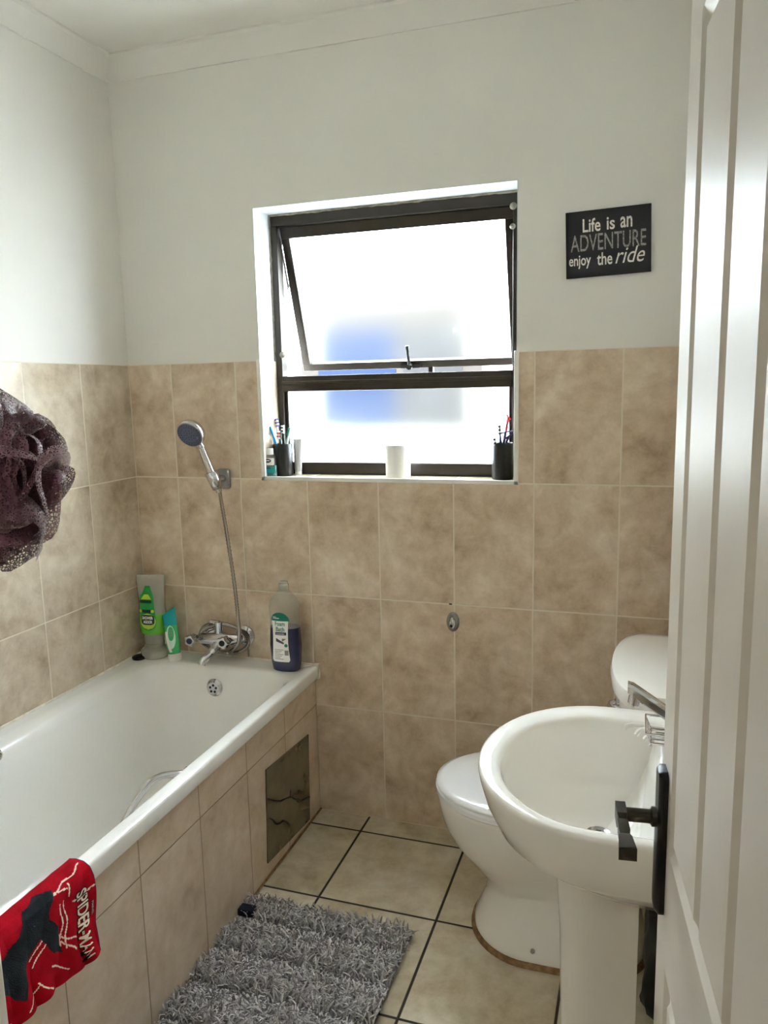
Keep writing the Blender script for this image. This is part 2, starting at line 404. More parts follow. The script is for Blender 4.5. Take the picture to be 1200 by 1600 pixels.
# unseen hall behind the doorway, added closed to shut out the sky light
b = MB().box((0.0, -4.35, 0), (2.6, -4.2, CZ)).box((-0.15, -4.35, 0), (0.0, RD-0.13, CZ)).box((2.6, -4.35, 0), (2.75, RD-0.13, CZ)).box((RW+0.2, RD-0.15, 0), (2.75, RD-0.02, CZ))
struct('wall_hall', b, M['paint'], smooth=0)
struct('floor_hall', MB().box((-0.15, -4.35, -0.1), (2.75, -2.35, 0.0)), M['hallfloor'])
struct('ceiling_hall', MB().box((-0.15, -4.35, CZ), (2.75, -2.35, CZ+0.1)), M['ceil'])

# ------------------------------------------------------------------ window with its open top-hung sash
b = MB()
FY0, FY1 = 0.122, 0.165
b.box((WX0, FY0, WZ1-0.042), (WX1, FY1, WZ1)).box((WX0, FY0, WZ0), (WX1, FY1, 1.247))
b.box((WX0, FY0, 1.247), (WX0+0.030, FY1, WZ1-0.042)).box((WX1-0.034, FY0, 1.247), (WX1, FY1, WZ1-0.042))
b.box((WX0+0.030, FY0-0.004, 1.495), (WX1-0.034, FY1, 1.548)).box((WX0+0.030, FY0-0.010, 1.518), (WX1-0.034, FY0, 1.530))
win = struct('window_1', b, M['frame'], bevel=0.002)
struct('fixed_pane', MB().box((WX0+0.030, 0.142, 1.247), (WX1-0.034, 0.147, 1.495)), M['frost'], win)
struct('glazing_bead', MB().box((WX0+0.030, 0.134, 1.247), (WX0+0.042, 0.142, 1.495)).box((WX1-0.046, 0.134, 1.247), (WX1-0.034, 0.142, 1.495)), M['frame'], win)
ang = math.radians(18.3)
sash = bpy.data.objects.new('opening_sash', None)
sx0, sx1, sl, sw = WX0+0.032, WX1-0.035, 0.508, 0.030
b = MB().box((sx0, 0, -sw-0.008), (sx1, 0.026, 0)).box((sx0, 0, -sl), (sx1, 0.026, -sl+sw-0.004)).box((sx0, 0, -sl+sw-0.004), (sx0+sw, 0.026, -sw-0.008)).box((sx1-sw, 0, -sl+sw-0.004), (sx1, 0.026, -sw-0.008))
sash = struct('opening_sash', b, M['frame'], win, bevel=0.0015)
sash.location = (0, 0.140, 2.050); sash.rotation_euler = (ang, 0, 0)
struct('sash_pane', MB().box((sx0+sw, 0.012, -sl+sw-0.004), (sx1-sw, 0.017, -sw-0.008)), M['frost'], sash)
hx = 0.962
b = MB().box((hx-0.035, -0.006, -sl+0.002), (hx+0.035, 0.0, -sl+0.016)).lathe([(0.010, 0), (0.010, 0.016)], (hx, -0.006, -sl+0.010), (0, -1, 0), 16)
b.tube([(hx, -0.014, -sl+0.008), (hx+0.001, -0.020, -sl+0.045), (hx+0.000, -0.016, -sl+0.085)], [0.006, 0.0055, 0.007], 8)
struct('sash_handle', b, M['blackm'], sash)
b = MB()
for x in (sx0-0.004,):
    b.tube([(x, 0.148, 2.02), (x, 0.20, 1.86)], 0.004, 6).tube([(x, 0.150, 1.80), (x, 0.21, 1.87)], 0.004, 6)
struct('friction_stay', b, M['chromed'], win)
struct('striker_peg', MB().box((1.068, 0.148, 1.545), (1.083, 0.164, 1.566)), M['frame'], win)
b = MB()
for (x, z, s_) in ((0.548, 1.622, 0.011), (1.352, 2.045, 0.011), (1.350, 1.985, 0.009)):
    b.lathe([(0.001, 0.010), (s_*0.6, 0.008), (s_, 0.002), (s_*1.05, 0)], (x, FY0, z), (0, -1, 0), 10)
struct('putty_blob', b, M['putty'], win)
b = MB()
for p, q in (((WX0+.004, WZ0+.01), (WX0+.004, WZ1-.004)), ((WX0+.004, WZ1-.005), (WX1-.004, WZ1-.005)), ((WX1-.004, WZ1-.004), (WX1-.004, WZ0+.01))):
    n = 60; b.tube([(p[0]+(q[0]-p[0])*i/n, FY0-.001, p[1]+(q[1]-p[1])*i/n) for i in range(n+1)], [.0035+.0035*rnd.random()**2 for _ in range(n+1)], 6)
struct('putty_line', b, M['putty'], win)

# ------------------------------------------------------------------ outside: neighbour's wall and ground
nb = thing('neighbour_house', 'cream neighbouring house wall blurred behind the frosted window', 'house', (0, 2.3, 0))
obj('outside_wall', MB().box((-4, 0, -0.3), (5, 0.3, 2.35)), M['outwall'], nb)
obj('window_surround', MB().box((-0.36, -0.03, 1.16), (0.82, 0.0, 2.11)), M['outframe'], nb)
obj('sky_reflection_pane', MB().box((-0.24, -0.035, 1.23), (0.28, -0.03, 1.86)), M['outsky'], nb)
obj('grey_pane', MB().box((0.33, -0.035, 1.23), (0.70, -0.03, 1.86)), M['outgrey'], nb)
g = struct('trim_10', MB().box((-4, 0.25, -0.4), (5, 2.3, -0.3)), M['outground'])

# ------------------------------------------------------------------ bath
def tub():
    t = thing('bathtub', 'white built-in bathtub with tiled side along the left wall', 'bathtub', (0, 0, 0))
    L = -1.698; b = MB(); R = lambda x0, x1, y0, y1, r, z: rrect(x0, x1, y0, y1, r, z, 10)
    rings = [R(.004, .680, L, -.004, .012, .505), R(.004, .696, L, -.003, .012, .503), R(.003, .697, L, -.003, .012, .507), R(.003, .697, L, -.003, .012, .537),
             R(.003, .6955, L, -.003, .013, .5425), R(.004, .691, L+.005, -.004, .014, .5455),
             R(.040, .667, L+.07, -.078, .050, .5460), R(.050, .661, L+.085, -.094, .075, .5452), R(.080, .656, L+.10, -.103, .095, .541),
             R(.094, .652, L+.108, -.108, .105, .532), R(.100, .648, L+.114, -.113, .110, .508), R(.112, .640, L+.14, -.124, .115, .46),
             R(.128, .628, L+.24, -.150, .12, .30), R(.140, .618, L+.33, -.170, .125, .20), R(.155, .604, L+.37, -.190, .13, .158),
             R(.185, .575, L+.41, -.225, .13, .136), R(.24, .52, L+.47, -.29, .12, .130)]
    b.loft(rings, False, True); obj('shell', b, M['acrylic'], t, smooth=60)
    # overflow rose
    o = Vector((.350, -.121, .474)); ax = (0, -1, 0.12)
    ov = obj('overflow', MB().lathe([(.0, .0), (.030, 0), (.031, .004), (.027, .008), (.021, .012), (.0205, .013), (0, .0135)], o, ax, 32), M['chrome'], t)
    h = MB(); q = Vector(ax).to_track_quat('Z', 'Y')
    for k in range(5):
        a = 2*PI*k/5 + .3; c = o + q @ Vector((.012*math.cos(a), .012*math.sin(a) - .002, .0125))
        h.lathe([(.0045, 0), (.0045, .0015)], c, ax, 12)
    obj('overflow_slot', h, M['black'], ov)
    # two chrome grips
    def grip(sx, xw):
        zz = .478; pts = [(xw, -.745, zz+.028), (xw-sx*.010, -.755, zz+.034), (xw-sx*.045, -.790, zz+.040), (xw-sx*.058, -.835, zz+.036), (xw-sx*.058, -.915, zz+.006), (xw-sx*.045, -.965, zz-.022), (xw, -.995, zz-.050)]
        b = MB().tube(smooth_path(pts, 6), .0110, 10, flat=.75)
        b.lathe([(.022, 0), (.021, .006), (.014, .009)], (xw+sx*.004, -.745, zz+.028), (-sx, 0, 0), 20).lathe([(.022, 0), (.021, .006), (.014, .009)], (xw+sx*.004, -.995, zz-.050), (-sx, 0, 0), 20)
        obj('grip_handle', b, M['chrome'], t)
    grip(1, .638)
    pts = [(.098, -.830, .528), (.104, -.840, .533), (.120, -.855, .536), (.128, -.905, .53), (.128, -1.00, .50), (.112, -1.04, .470)]
    obj('grip_handle', MB().tube(smooth_path(pts, 6), .010, 10).lathe([(.020, 0), (.019, .008), (.012, .010)], (.094, -.842, .530), (1, 0, 0.6), 20), M['chrome'], t)
    obj('waste_drain', MB().lathe([(.030, 0), (.028, .004), (.0, .002)], (.38, -.36, .130), (0, 0, 1), 24), M['chrome'], t)
    return t
tub()
bp = struct('trim_11', MB().box((.655, -1.70, 0), (.683, -.002, .508)), M['tile_panel'], smooth=0)
ap = thing('access_panel', 'dark mirror-like access panel with black cracks in the bath side', 'panel', (.683, -.25, .18))
b = MB(); pts = [(-.150, .172), (.165, .145), (.150, -.164), (-.168, -.130)]
b.loft([[(0.0, y, z) for y, z in pts], [(.004, y, z) for y, z in pts]]); obj('mirror_sheet', b, M['hatch'], ap, smooth=0)
b = MB()
for z0, z1, y0, y1 in ((.077, -.084, -.160, .150), (.010, -.094, -.160, .000)):
    P = []; n = 22
    for i in range(n+1):
        f = i/n; P.append((.0045, y0+(y1-y0)*f, z0+(z1-z0)*f + .007*math.sin(f*11+z0*30) + rnd.uniform(-.003, .003)))
    b.tube(P, [.0018 + .0016*rnd.random() for _ in P], 6)
b.tube([(.0045, .006, .022), (.0045, .004, .002)], .0022, 6)
obj('crack', b, M['black'], ap)
struct('trim_12', MB().tube([(.686, -1.70, .003), (.686, -.002, .003)], .004, 6), M['sealbrown'])

# ------------------------------------------------------------------ bath mixer, hose, shower handset, bracket
mx = thing('bath_mixer_tap', 'chrome wall-mounted bath mixer tap with coiled hose', 'tap', (.33, 0, .63))
def L(x, y, z): return (x-.33, y, z-.63)
b = MB()
for x, z in ((.415, .632), (.262, .622)):
    b.lathe([(.0365, 0), (.036, .006), (.026, .014), (.019, .017), (.018, .045)], L(x, -.001, z), (0, -1, 0), 28)
b.tube([L(.415, -.048, .632), L(.34, -.056, .630), L(.262, -.048, .622)], [.019, .024, .019], 16)
b.tube([L(.338, -.050, .63), L(.338, -.052, .665), L(.338, -.050, .690)], [.017, .014, .016], 14)
b.tube([L(.338, -.050, .686), L(.305, -.050, .690)], [.009, .008], 10)
obj('valve_body', b, M['chrome'], mx)
b = MB().tube(smooth_path([L(.34, -.060, .622), L(.337, -.085, .603), L(.330, -.118, .588), L(.322, -.142, .578), L(.319, -.150, .564)], 6), [.018]*10+[.016]*14+[.015], 14, flat=.85)
obj('spout', b, M['chrome'], mx)
def tap_handle(x, z, cap):
    h = obj('tap_handle', MB().loft([[Vector(L(x, -.060-dd, z)) + Vector((rr*math.cos(2*PI*k/40)*(1+.13*math.cos(5*2*PI*k/40)), 0, rr*math.sin(2*PI*k/40)*(1+.13*math.cos(5*2*PI*k/40)))) for k in range(40)]
             for rr, dd in ((.010, 0), (.010, .016), (.020, .020), (.021, .040), (.018, .046))]), M['chrome'], mx)
    obj('handle_cap', MB().lathe([(.011, 0), (.010, .003), (0, .004)], L(x, -.106, z), (0, -1, 0), 20), cap, h)
tap_handle(.247, .629, M['nozzle']); tap_handle(.378, .632, M['black'])
# the hose: out of the diverter, two loops round the tap, then up to the bracket
pts = [L(.305, -.05, .690)]
for k in range(0, 26):
    a = PI*0.66 + 2*PI*k/13; f = k/25
    pts.append(L(.345 + (.100 - .010*(k//13))*math.cos(a), -.024 - .040*f - .006*math.sin(a), .626 + (.058 - .008*(k//13))*math.sin(a)))
pts = pts[:-6] + [L(.395, -.072, .595), L(.425, -.080, .622), L(.437, -.084, .665), L(.436, -.085, .72), L(.420, -.07, .84), L(.398, -.062, 1.00), L(.380, -.060, 1.13), L(.374, -.060, 1.185)]
pth = smooth_path(pts, 24)
obj('shower_hose', MB().tube(pth, [.0074 if i % 2 else .0058 for i in range(len(pth))], 8), M['steel'], mx, smooth=80)
obj('pipe_stub', MB().tube([L(.425, -.008, .60), L(.427, -.008, .556)], .003, 6), M['chromed'], mx)

br = thing('shower_bracket', 'chrome wall bracket holding the shower handset', 'bracket', (.352, 0, 1.20))
obj('wall_plate', MB().loft([rr for rr in ([(p[0], -.0005-d, p[1]) for p in [(q[0], q[1]) for q in rrect(-.024-e+.012, .024+e+.012, -.036-e, .034+e, .010, 0, 6)]] for d, e in ((0, 0), (.008, 0), (.011, -.003)))]), M['chromed'], br)
ax = Vector((-.29, -.13, .95)).normalized()
o0 = Vector((.018, -.060, -.030))
obj('holder_cup', MB().lathe([(.0165, 0), (.0225, .062)], o0, ax, 24, cap0=False, cap1=False).tube([(.012, -.008, 0), (.010, -.045, .005)], .012, 12), M['chrome'], br, solid=.003)
hs = thing('shower_handset', 'chrome hand shower with grey-blue nozzle face, resting in wall bracket', 'shower head', (.352, 0, 1.20))
nn = Vector((-.02, -.82, -.46)).normalized(); axp = (ax - nn*ax.dot(nn)).normalized()
p0 = o0 + ax*.002; p1 = o0 + ax*.150; hc = p1 + axp*.060 + ax*.002
b = MB().tube([o0 - ax*.012, p0, p0+ax*.03, p0+ax*.10, p1], [.011, .012, .0135, .0135, .0125], 16)
obj('handle', b, M['chrome'], hs)
b = MB().tube([p1+ax*.002, p1+ax*.008, p1+ax*.012+axp*.010, hc - axp*.030 - nn*.008], [.0148, .0135, .0120, .012], 14)
b.lathe([(.006, -.030), (.022, -.030), (.044, -.018), (.0495, -.006), (.050, .006), (.048, .010), (.0455, .0105)], hc, nn, 40, cap1=True)
obj('head', b, M['chrome'], hs)
fc = obj('nozzle_face', MB().lathe([(.0455, .0095), (.044, .0125), (0, .0125)], hc, nn, 40), M['face'], hs)
q = nn.to_track_quat('Z', 'Y'); b = MB()
for rr, n in ((.039, 26), (.031, 20), (.018, 10), (.009, 6)):
    for k in range(n):
        a = 2*PI*k/n; b.lathe([(.0019, 0), (.0015, .0022)], hc + q @ Vector((rr*math.cos(a), rr*math.sin(a), .0122)), nn, 6)
obj('nozzle_dots', b, M['nozzle'], fc)

# ------------------------------------------------------------------ bottles on the bath corner
ZT = .5462
def oval_ring(a, bb, z, n=40, p=2.4): return ell(0, 0, a, bb, z, n, p)
def front(a, bb, x, p=2.4, off=.0008): return -bb*max(0.0, 1-abs(min(1, abs(x)/a))**p)**(1/p) - off
def interp(prof, z):
    for (z0, a0, b0), (z1, a1, b1) in zip(prof, prof[1:]):
        if z0 <= z <= z1:
            f = (z-z0)/(z1-z0); return a0+(a1-a0)*f, b0+(b1-b0)*f
    return prof[-1][1:]
def wrap(mb, prof, shape, off, mi=0, nx=24, nz=40, p=2.4):
    """shape(z) -> (x0, x1) of the printed area; draws it on the front of the bottle"""
    z0, z1, fn = shape
    def P(u, v):
        z = z0 + (z1-z0)*v; x0, x1 = fn(z); x = x0 + (x1-x0)*u; a, bb = interp(prof, z)
        return (x, front(a, bb, x, p, off), z)
    mb.grid(P, nx, nz, mi)
def wtext(mb, prof, body, x0, x1, z0, z1, off, mi=0, p=2.4, **k):
    vs_, fs = fit_text(body, x0, x1, z0, z1, **k)
    out = []
    for v in vs_:
        a, bb = interp(prof, v[1]); out.append((v[0], front(a, bb, v[0], p, off), v[1]))
    mb.add(out, fs, mi)

# lavender foam bath
fb = thing('foam_bath_bottle', 'clear bottle of purple foam bath with white label on bath rim', 'bottle', (.606, -.066, ZT), math.radians(4))
FP = [(0, .044, .026), (.004, .048, .030), (.03, .053, .033), (.09, .056, .034), (.16, .052, .032), (.19, .0525, .032), (.225, .054, .033), (.250, .047, .030), (.268, .034, .024), (.280, .021, .018), (.284, .0185, .0175)]
lz = .155
obj('shell', MB().loft([oval_ring(*interp(FP, lz), lz)] + [oval_ring(a, bb, z) for z, a, bb in FP if z > lz], False, False), M['clear'], fb, smooth=70)
IN = [(z, a-.0001, bb-.0001) for z, a, bb in FP]
IN2 = [(.0005,)+IN[0][1:]] + [r for r in IN[1:] if r[0] < lz] + [(lz,)+interp(IN, lz)]
obj('liquid', MB().loft([oval_ring(a, bb, z) for z, a, bb in IN2]), M['liqpurple'], fb, smooth=70)
obj('cap', MB().lathe([(.0175, .284), (.0185, .286), (.0185, .303), (.016, .305), (.016, .312), (.013, .314), (0, .314)], n=24), M['clearw'], fb)
b = MB()
def lab(z): 
    f = (z-.038)/(.205-.038); wdt = .033 - .0055*math.sin(PI*min(1, max(0, f))*0.95); 
    e = min(1, max(0.0, (f)/.04)); return (-wdt*(.85+.15*e) - .006, wdt*(.85+.15*e) - .006)
def dome(z):
    f = (z-.182)/.030; ww = .034*math.sqrt(max(0.0, 1-f*f)); return (-ww-.006, ww-.006)
wrap(b, FP, (.038, .183, lab), .0010, 0); wrap(b, FP, (.182, .2115, dome), .0012, 1)
lb = obj('paper_label', b, [M['label'], M['labelteal']], fb, smooth=80)
b = MB()
wtext(b, FP, 'Foam', -.024, .012, .165, .180, .0016, 0, bold=.02); wtext(b, FP, 'Bath', -.021, .010, .146, .161, .0016, 0, bold=.02)
wrap(b, FP, (.133, .143, lambda z: (-.024, .016)), .0014, 1, 10, 4)
wtext(b, FP, 'Lavender', -.019, .011, .135, .141, .0019, 2)
for k in range(9):
    for j, zz in enumerate((.118-.0016*k, .113-.0010*k)):
        wrap(b, FP, (zz-.003, zz+.003, lambda z, k=k: (-.022+.0030*k, -.0175+.0030*k)), .0014+.0001*j, 3, 2, 2)
wrap(b, FP, (.112, .121, lambda z: (.000, .004+(z-.112)*1.2)), .0013, 4, 4, 4)
for k in range(7): wrap(b, FP, (.080-.0055*k, .0822-.0055*k, lambda z, k=k: (-.028, .004 - .006*(k % 3))), .0013, 5, 6, 1)
wrap(b, FP, (.062, .080, lambda z: (.008, .022)), .0013, 5, 6, 3)
def disc(z): 
    f = (z-.097)/.006; ww = .006*math.sqrt(max(0, 1-f*f)); return (.014-ww, .014+ww)
wrap(b, FP, (.091, .103, disc), .0013, 0, 6, 12)
wrap(b, FP, (.1905, .1925, lambda z: (-.031, -.008)), .0015, 2, 8, 1); wrap(b, FP, (.1955, .1968, lambda z: (-.031, -.018)), .0015, 2, 6, 1)
obj('label_print', b, [M['labelteal'], M['labelnavy'], M['label'], M['lav'], M['leafp'], M['labelgrey']], lb, smooth=0)

# shower gel, standing upside down on its wide cap
gb = thing('shower_gel_bottle', 'clear shower gel bottle with green gel and green label in bath corner', 'bottle', (.074, -.066, ZT), math.radians(8))
GP = [(.050, .036, .026), (.062, .037, .027), (.085, .040, .030), (.095, .049, .033), (.130, .050, .034), (.200, .0485, .032), (.260, .053, .026), (.290, .055, .018), (.302, .055, .012), (.306, .052, .009)]
lz = .165
obj('shell', MB().loft([oval_ring(*interp(GP, lz), lz)] + [oval_ring(a, bb, z) for z, a, bb in GP if z > lz], False, True), M['clearw'], gb, smooth=70)
obj('neck', MB().loft([oval_ring(a, bb, z) for z, a, bb in GP if z < .088] + [oval_ring(*interp(GP, .088), .088)], True, False), M['clearw'], gb, smooth=70)
IN = [(z, a-.0001, bb-.0001) for z, a, bb in GP]
IN2 = [(.088,)+interp(IN, .088)] + [r for r in IN if .088 < r[0] < lz] + [(lz,)+interp(IN, lz)]
obj('gel', MB().loft([oval_ring(a, bb, z) for z, a, bb in IN2]), M['liqgreen'], gb, smooth=70)
obj('cap', MB().lathe([(.047, .0), (.051, .003), (.052, .020), (.048, .030), (.040, .036), (.036, .040), (.036, .052)], n=36), M['clearw'], gb)
b = MB()
def gl(z):
    f = (z-.105)/(.270-.105)
    left = -.037 + .006*f if f < .80 else -.032 + .022*math.sqrt((f-.80)/.2)
    right = .030 - .012*f if f < .80 else .0204 - .012*(f-.80)/.2
    if f < .2: k = math.sqrt(max(0, 1-(1-f/.2)**2)); c = -.004; left = c+(left-c)*k; right = c+(right-c)*k
    return (left, max(right, left+.001))
wrap(b, GP, (.105, .270, gl), .0010, 0)
lb = obj('paper_label', b, M['greenlab'], gb, smooth=80)
b = MB()
wrap(b, GP, (.208, .218, lambda z: (-.034, .014)), .0014, 1, 12, 2)
wrap(b, GP, (.221, .240, lambda z: (-.028+(z-.221)*.8, .014-(z-.221)*.6)), .0014, 0, 12, 4)
def pill(z): 
    f = (z-.146)/.019; ww = .026*max(0, 1-abs(f)**4)**.25; return (-.004-ww, -.004+ww)
wrap(b, GP, (.1275, .1645, pill), .0016, 1, 12, 10)
def cres(z):
    f = (z-.140)/.030; ww = .030*math.sqrt(max(0, 1-f*f)); return (-.004-ww, -.004+ww)
wrap(b, GP, (.110, .170, cres), .0013, 0, 14, 12)
wrap(b, GP, (.172, .184, lambda z: (-.024, .010)), .0014, 1, 10, 2)
wtext(b, GP, 'SHOWER', -.025, .017, .148, .159, .0020, 2, bold=.02); wtext(b, GP, 'AGOOR', -.021, .014, .133, .144, .0020, 2, bold=.02)
for x in (-.032, .016):
    def ds(z, x=x):
        f = (z-.178)/.006; ww = .006*math.sqrt(max(0, 1-f*f)); return (x-ww, x+ww)
    wrap(b, GP, (.172, .184, ds), .0013, 0, 6, 8)
obj('label_print', b, [M['limelab'], M['dkgreen'], M['label']], lb, smooth=0)

# hand cream tube standing on its cap
tb = thing('cream_tube', 'teal and green squeeze tube standing on white cap in bath corner', 'tube', (.172, -.088, ZT), math.radians(-12))
tb.rotation_euler = (math.radians(-3), math.radians(-6), math.radians(8))
TP = [(.026, .0235, .0200), (.05, .0245, .0195), (.09, .0255, .015), (.13, .0265, .008), (.158, .0272, .0022), (.166, .0272, .0014)]
b = MB()
n = 40; rings = [oval_ring(a, bb, z, n, 2.0) for z, a, bb in TP]
rings[-1] = [(x, y, z + (x+.027)*.55) for x, y, z in rings[-1]]; rings[-2] = [(x, y, z + (x+.027)*.35) for x, y, z in rings[-2]]
b.loft(rings[:4], True, False, mi=0); b.loft(rings[3:], False, True, mi=1)
body = obj('tube_body', b, [M['tubeg'], M['teal']], tb, smooth=70)
obj('cap', MB().lathe([(.0225, 0), (.0232, .002), (.0240, .024), (.0225, .0265)], n=32), M['whitep'], tb)
b = MB()
def sw(z):
    f = (z-.045)/.085; ww = .017*math.sqrt(max(0, 1-(2*f-1)**2)); return (.002-ww, .002+ww)
def sw2(z):
    f = (z-.035)/.075; c = -.014+.012*(1-f)**2; return (max(-.021, c-.005), c+.006)
wrap(b, TP, (.045, .130, sw), .0012, 0, 12, 16, 2.0); wrap(b, TP, (.034, .108, sw2), .0016, 1, 6, 16, 2.0)
def sw3(z):
    f = (z-.100)/.026; ww = .011*math.sqrt(max(0, 1-f*f)); return (.004-ww, .004+ww)
wrap(b, TP, (.075, .126, sw3), .0015, 2, 8, 12, 2.0)
for k in range(3): wrap(b, TP, (.092+.009*k, .096+.009*k, lambda z: (-.002, .010)), .0019, 3, 4, 1, 2.0)
obj('tube_print', b, [M['mint'], M['whitep'], M['tubeg'], M['labelgrey']], body, smooth=0)

tag(obj('bath_plug', MB().lathe([(.020, 0), (.025, .002), (.026, .009), (.023, .012), (.010, .0135), (0, .0135)], n=32), M['black'], loc=(.036, -.112, ZT)), 'black rubber bath plug lying on bath rim by shower gel', 'plug')

# ------------------------------------------------------------------ window sill things
ZS = WZ0
def tumbler(name, label, x, y, r, h):
    t = thing(name, label, 'tumbler', (x, y, ZS))
    obj('cup', MB().lathe([(r*.93, 0), (r, .006), (r, h-.004), (r-.002, h), (r-.004, h-.002), (r-.004, .006), (0, .006)], n=40, cap1=False), M['black'], t, smooth=50); return t
tumbler('tumbler', 'matte black tumbler of toothbrushes at left end of sill', .560, .068, .034, .112)
tumbler('tumbler', 'matte black tumbler of razors at right end of sill', 1.330, .068, .034, .116)
def brush(label, p0, p1, handle, bristle, bdir=(0, -1, 0), group='toothbrushes in the left tumbler', head=.026, neck=None):
    P0, P1 = Vector(p0), Vector(p1); d = (P1-P0).normalized(); Ln = (P1-P0).length
    t = thing('toothbrush', label, 'toothbrush', P0, 0, group)
    pts = [d*Ln*f for f in (0, .3, .55, .72, .80, .86, 1.0)]; rad = [.0040, .0058, .0062, .0045, .0030, .0045, .0040]
    bd = Vector(bdir).normalized(); bd = (bd - d*bd.dot(d)).normalized(); sd = d.cross(bd)
    obj('handle', MB().tube(smooth_path(pts, 4), [rad[min(6, int(i/4))]*(1-(i % 4)/4) + rad[min(6, int(i/4)+1)]*((i % 4)/4) for i in range(25)], 10), handle, t)
    b = MB()
    for i in range(5):
        c = d*(Ln - .004 - head*i/4.6)
        rings = [[c + bd*hh + sd*(sx*.0045) + d*(sz*.0022) for sx, sz in ((-1, -1), (1, -1), (1, 1), (-1, 1))] for hh in (.002, .012)]
        b.loft(rings, mi=i % 2)
    obj('bristles', b, bristle, t, smooth=0); return t
bx, by = .560, .068; zb = ZS + .008
def tp(dx, dy): return (bx+dx, by+dy, zb)
brush('white toothbrush with violet bristles leaning furthest left in tumbler', tp(.010, .010), (.510+.012, .095, ZS+.196), M['cleart'], [M['violet'], M['whitep']], (1, -.6, 0))
brush('pale toothbrush with rainbow bristles leaning left in black tumbler', tp(.008, -.005), (.506+.010, .058, ZS+.168), M['cleart'], [M['limelab'], M['pink']], (-1, -.5, 0))
brush('bright blue toothbrush leaning left in black tumbler', tp(.014, -.016), (.524, .050, ZS+.172), M['blue'], [M['whitep'], M['mint']], (-1, .3, 0))
brush('black toothbrush standing upright in the left tumbler', tp(-.004, .012), (.561, .080, ZS+.176), M['black'], [M['whitep'], M['black']], (0, -1, 0))
brush('dark green toothbrush beside the black one in tumbler', tp(-.012, .002), (.556, .062, ZS+.158), M['dkgreen'], [M['mint'], M['red']], (-.6, -1, 0))
brush('mint toothbrush with green grip leaning right in tumbler', tp(-.010, -.010), (.592, .070, ZS+.168), M['mint'], [M['labelteal'], M['labelteal']], (0, -1, 0))
brush('navy toothbrush standing among razors in the right tumbler', (1.330, .062, zb), (1.322, .060, ZS+.172), M['navy'], [M['navy'], M['silver']], (0, -1, 0), 'brush and razors in the right tumbler')
brush('white toothbrush lying low across rim of right tumbler', (1.340, .060, zb), (1.307, .050, ZS+.132), M['silver'], [M['navy'], M['whitep']], (0, -1, .2), 'brush and razors in the right tumbler')
def razor(label, p0, p1, col, hdir, hl):
    P0, P1 = Vector(p0), Vector(p1); t = thing('razor', label, 'razor', P0, 0, 'brush and razors in the right tumbler')
    v = P1-P0; mid = v*.55 + Vector((0, 0, .012)) + Vector((-.006, 0, 0))
    obj('handle', MB().tube(smooth_path([Vector((0, 0, 0)), v*.3, mid, v], 5), .0042, 8), col, t)
    h = Vector(hdir).normalized(); c = v
    obj('blade_head', MB().tube([c - h*hl, c - h*hl*.3, c + h*hl*.3, c + h*hl], .0050, 6, flat=.6), col, t); return t
razor('red curved razor in the right tumbler', (1.336, .072, zb), (1.348, .070, ZS+.196), M['red'], (.6, 0, -.8), .010)
razor('dark navy razor lying across top of right tumbler', (1.338, .060, zb), (1.342, .050, ZS+.150), M['navy'], (1, 0, .25), .022)
razor('blue razor low at right of right tumbler', (1.330, .080, zb), (1.352, .052, ZS+.138), M['labelnavy'], (.8, 0, .6), .018)

mw = thing('mouthwash_bottle', 'small teal mouthwash bottle with white cap at left end of sill', 'bottle', (.530, .028, ZS), math.radians(6))
WP = [(0, .0225, .014), (.003, .024, .0155), (.036, .024, .0155), (.040, .022, .0145), (.066, .0215, .014), (.074, .018, .012), (.078, .012, .010)]
obj('shell', MB().loft([oval_ring(a, bb, z, 36, 3.2) for z, a, bb in WP]), M['clear'], mw, smooth=60)
IN = [(.001, .0205, .0125), (.003, .0225, .014), (.036, .0225, .014), (.0395, .021, .0135)]
obj('liquid', MB().loft([oval_ring(a, bb, z, 36, 3.2) for z, a, bb in IN]), M['liqteal'], mw, smooth=60)
obj('cap', MB().lathe([(.0125, .077), (.0125, .096), (.0115, .098)], n=24), M['whitep'], mw)
b = MB(); wrap(b, WP, (.041, .066, lambda z: (-.018, .018)), .0010, 0, 10, 4, 3.2); wrap(b, WP, (.014, .034, lambda z: (-.019, .020)), .0010, 1, 10, 4, 3.2)
lb = obj('paper_label', b, [M['label'], M['teal']], mw, smooth=80)
b = MB()
def od(z):
    f = (z-.0565)/.007; ww = .0125*math.sqrt(max(0, 1-f*f)); return (-.004-ww, -.004+ww)
wrap(b, WP, (.0495, .0635, od), .0014, 0, 8, 10, 3.2); wrap(b, WP, (.0555, .0585, lambda z: (-.012, .004)), .0017, 1, 6, 1, 3.2)
wrap(b, WP, (.030, .033, lambda z: (-.012, .006)), .0013, 0, 6, 1, 3.2); wrap(b, WP, (.016, .028, lambda z: (-.014, -.002)), .0013, 2, 4, 4, 3.2)
obj('label_print', b, [M['labelnavy'], M['label'], M['blue']], lb, smooth=0)

ct = thing('toothpaste_tube', 'pale grey flat tube standing behind left black tumbler', 'tube', (.602, .100, ZS), math.radians(20))
obj('tube_body', MB().loft([oval_ring(a, bb, z, 32, 2.0) for z, a, bb in ((.012, .012, .012), (.02, .013, .012), (.07, .014, .008), (.118, .0145, .0022), (.126, .0145, .0015))]), M['silver'], ct, smooth=70)
obj('cap', MB().lathe([(.012, 0), (.012, .012)], n=24), M['whitep'], ct)

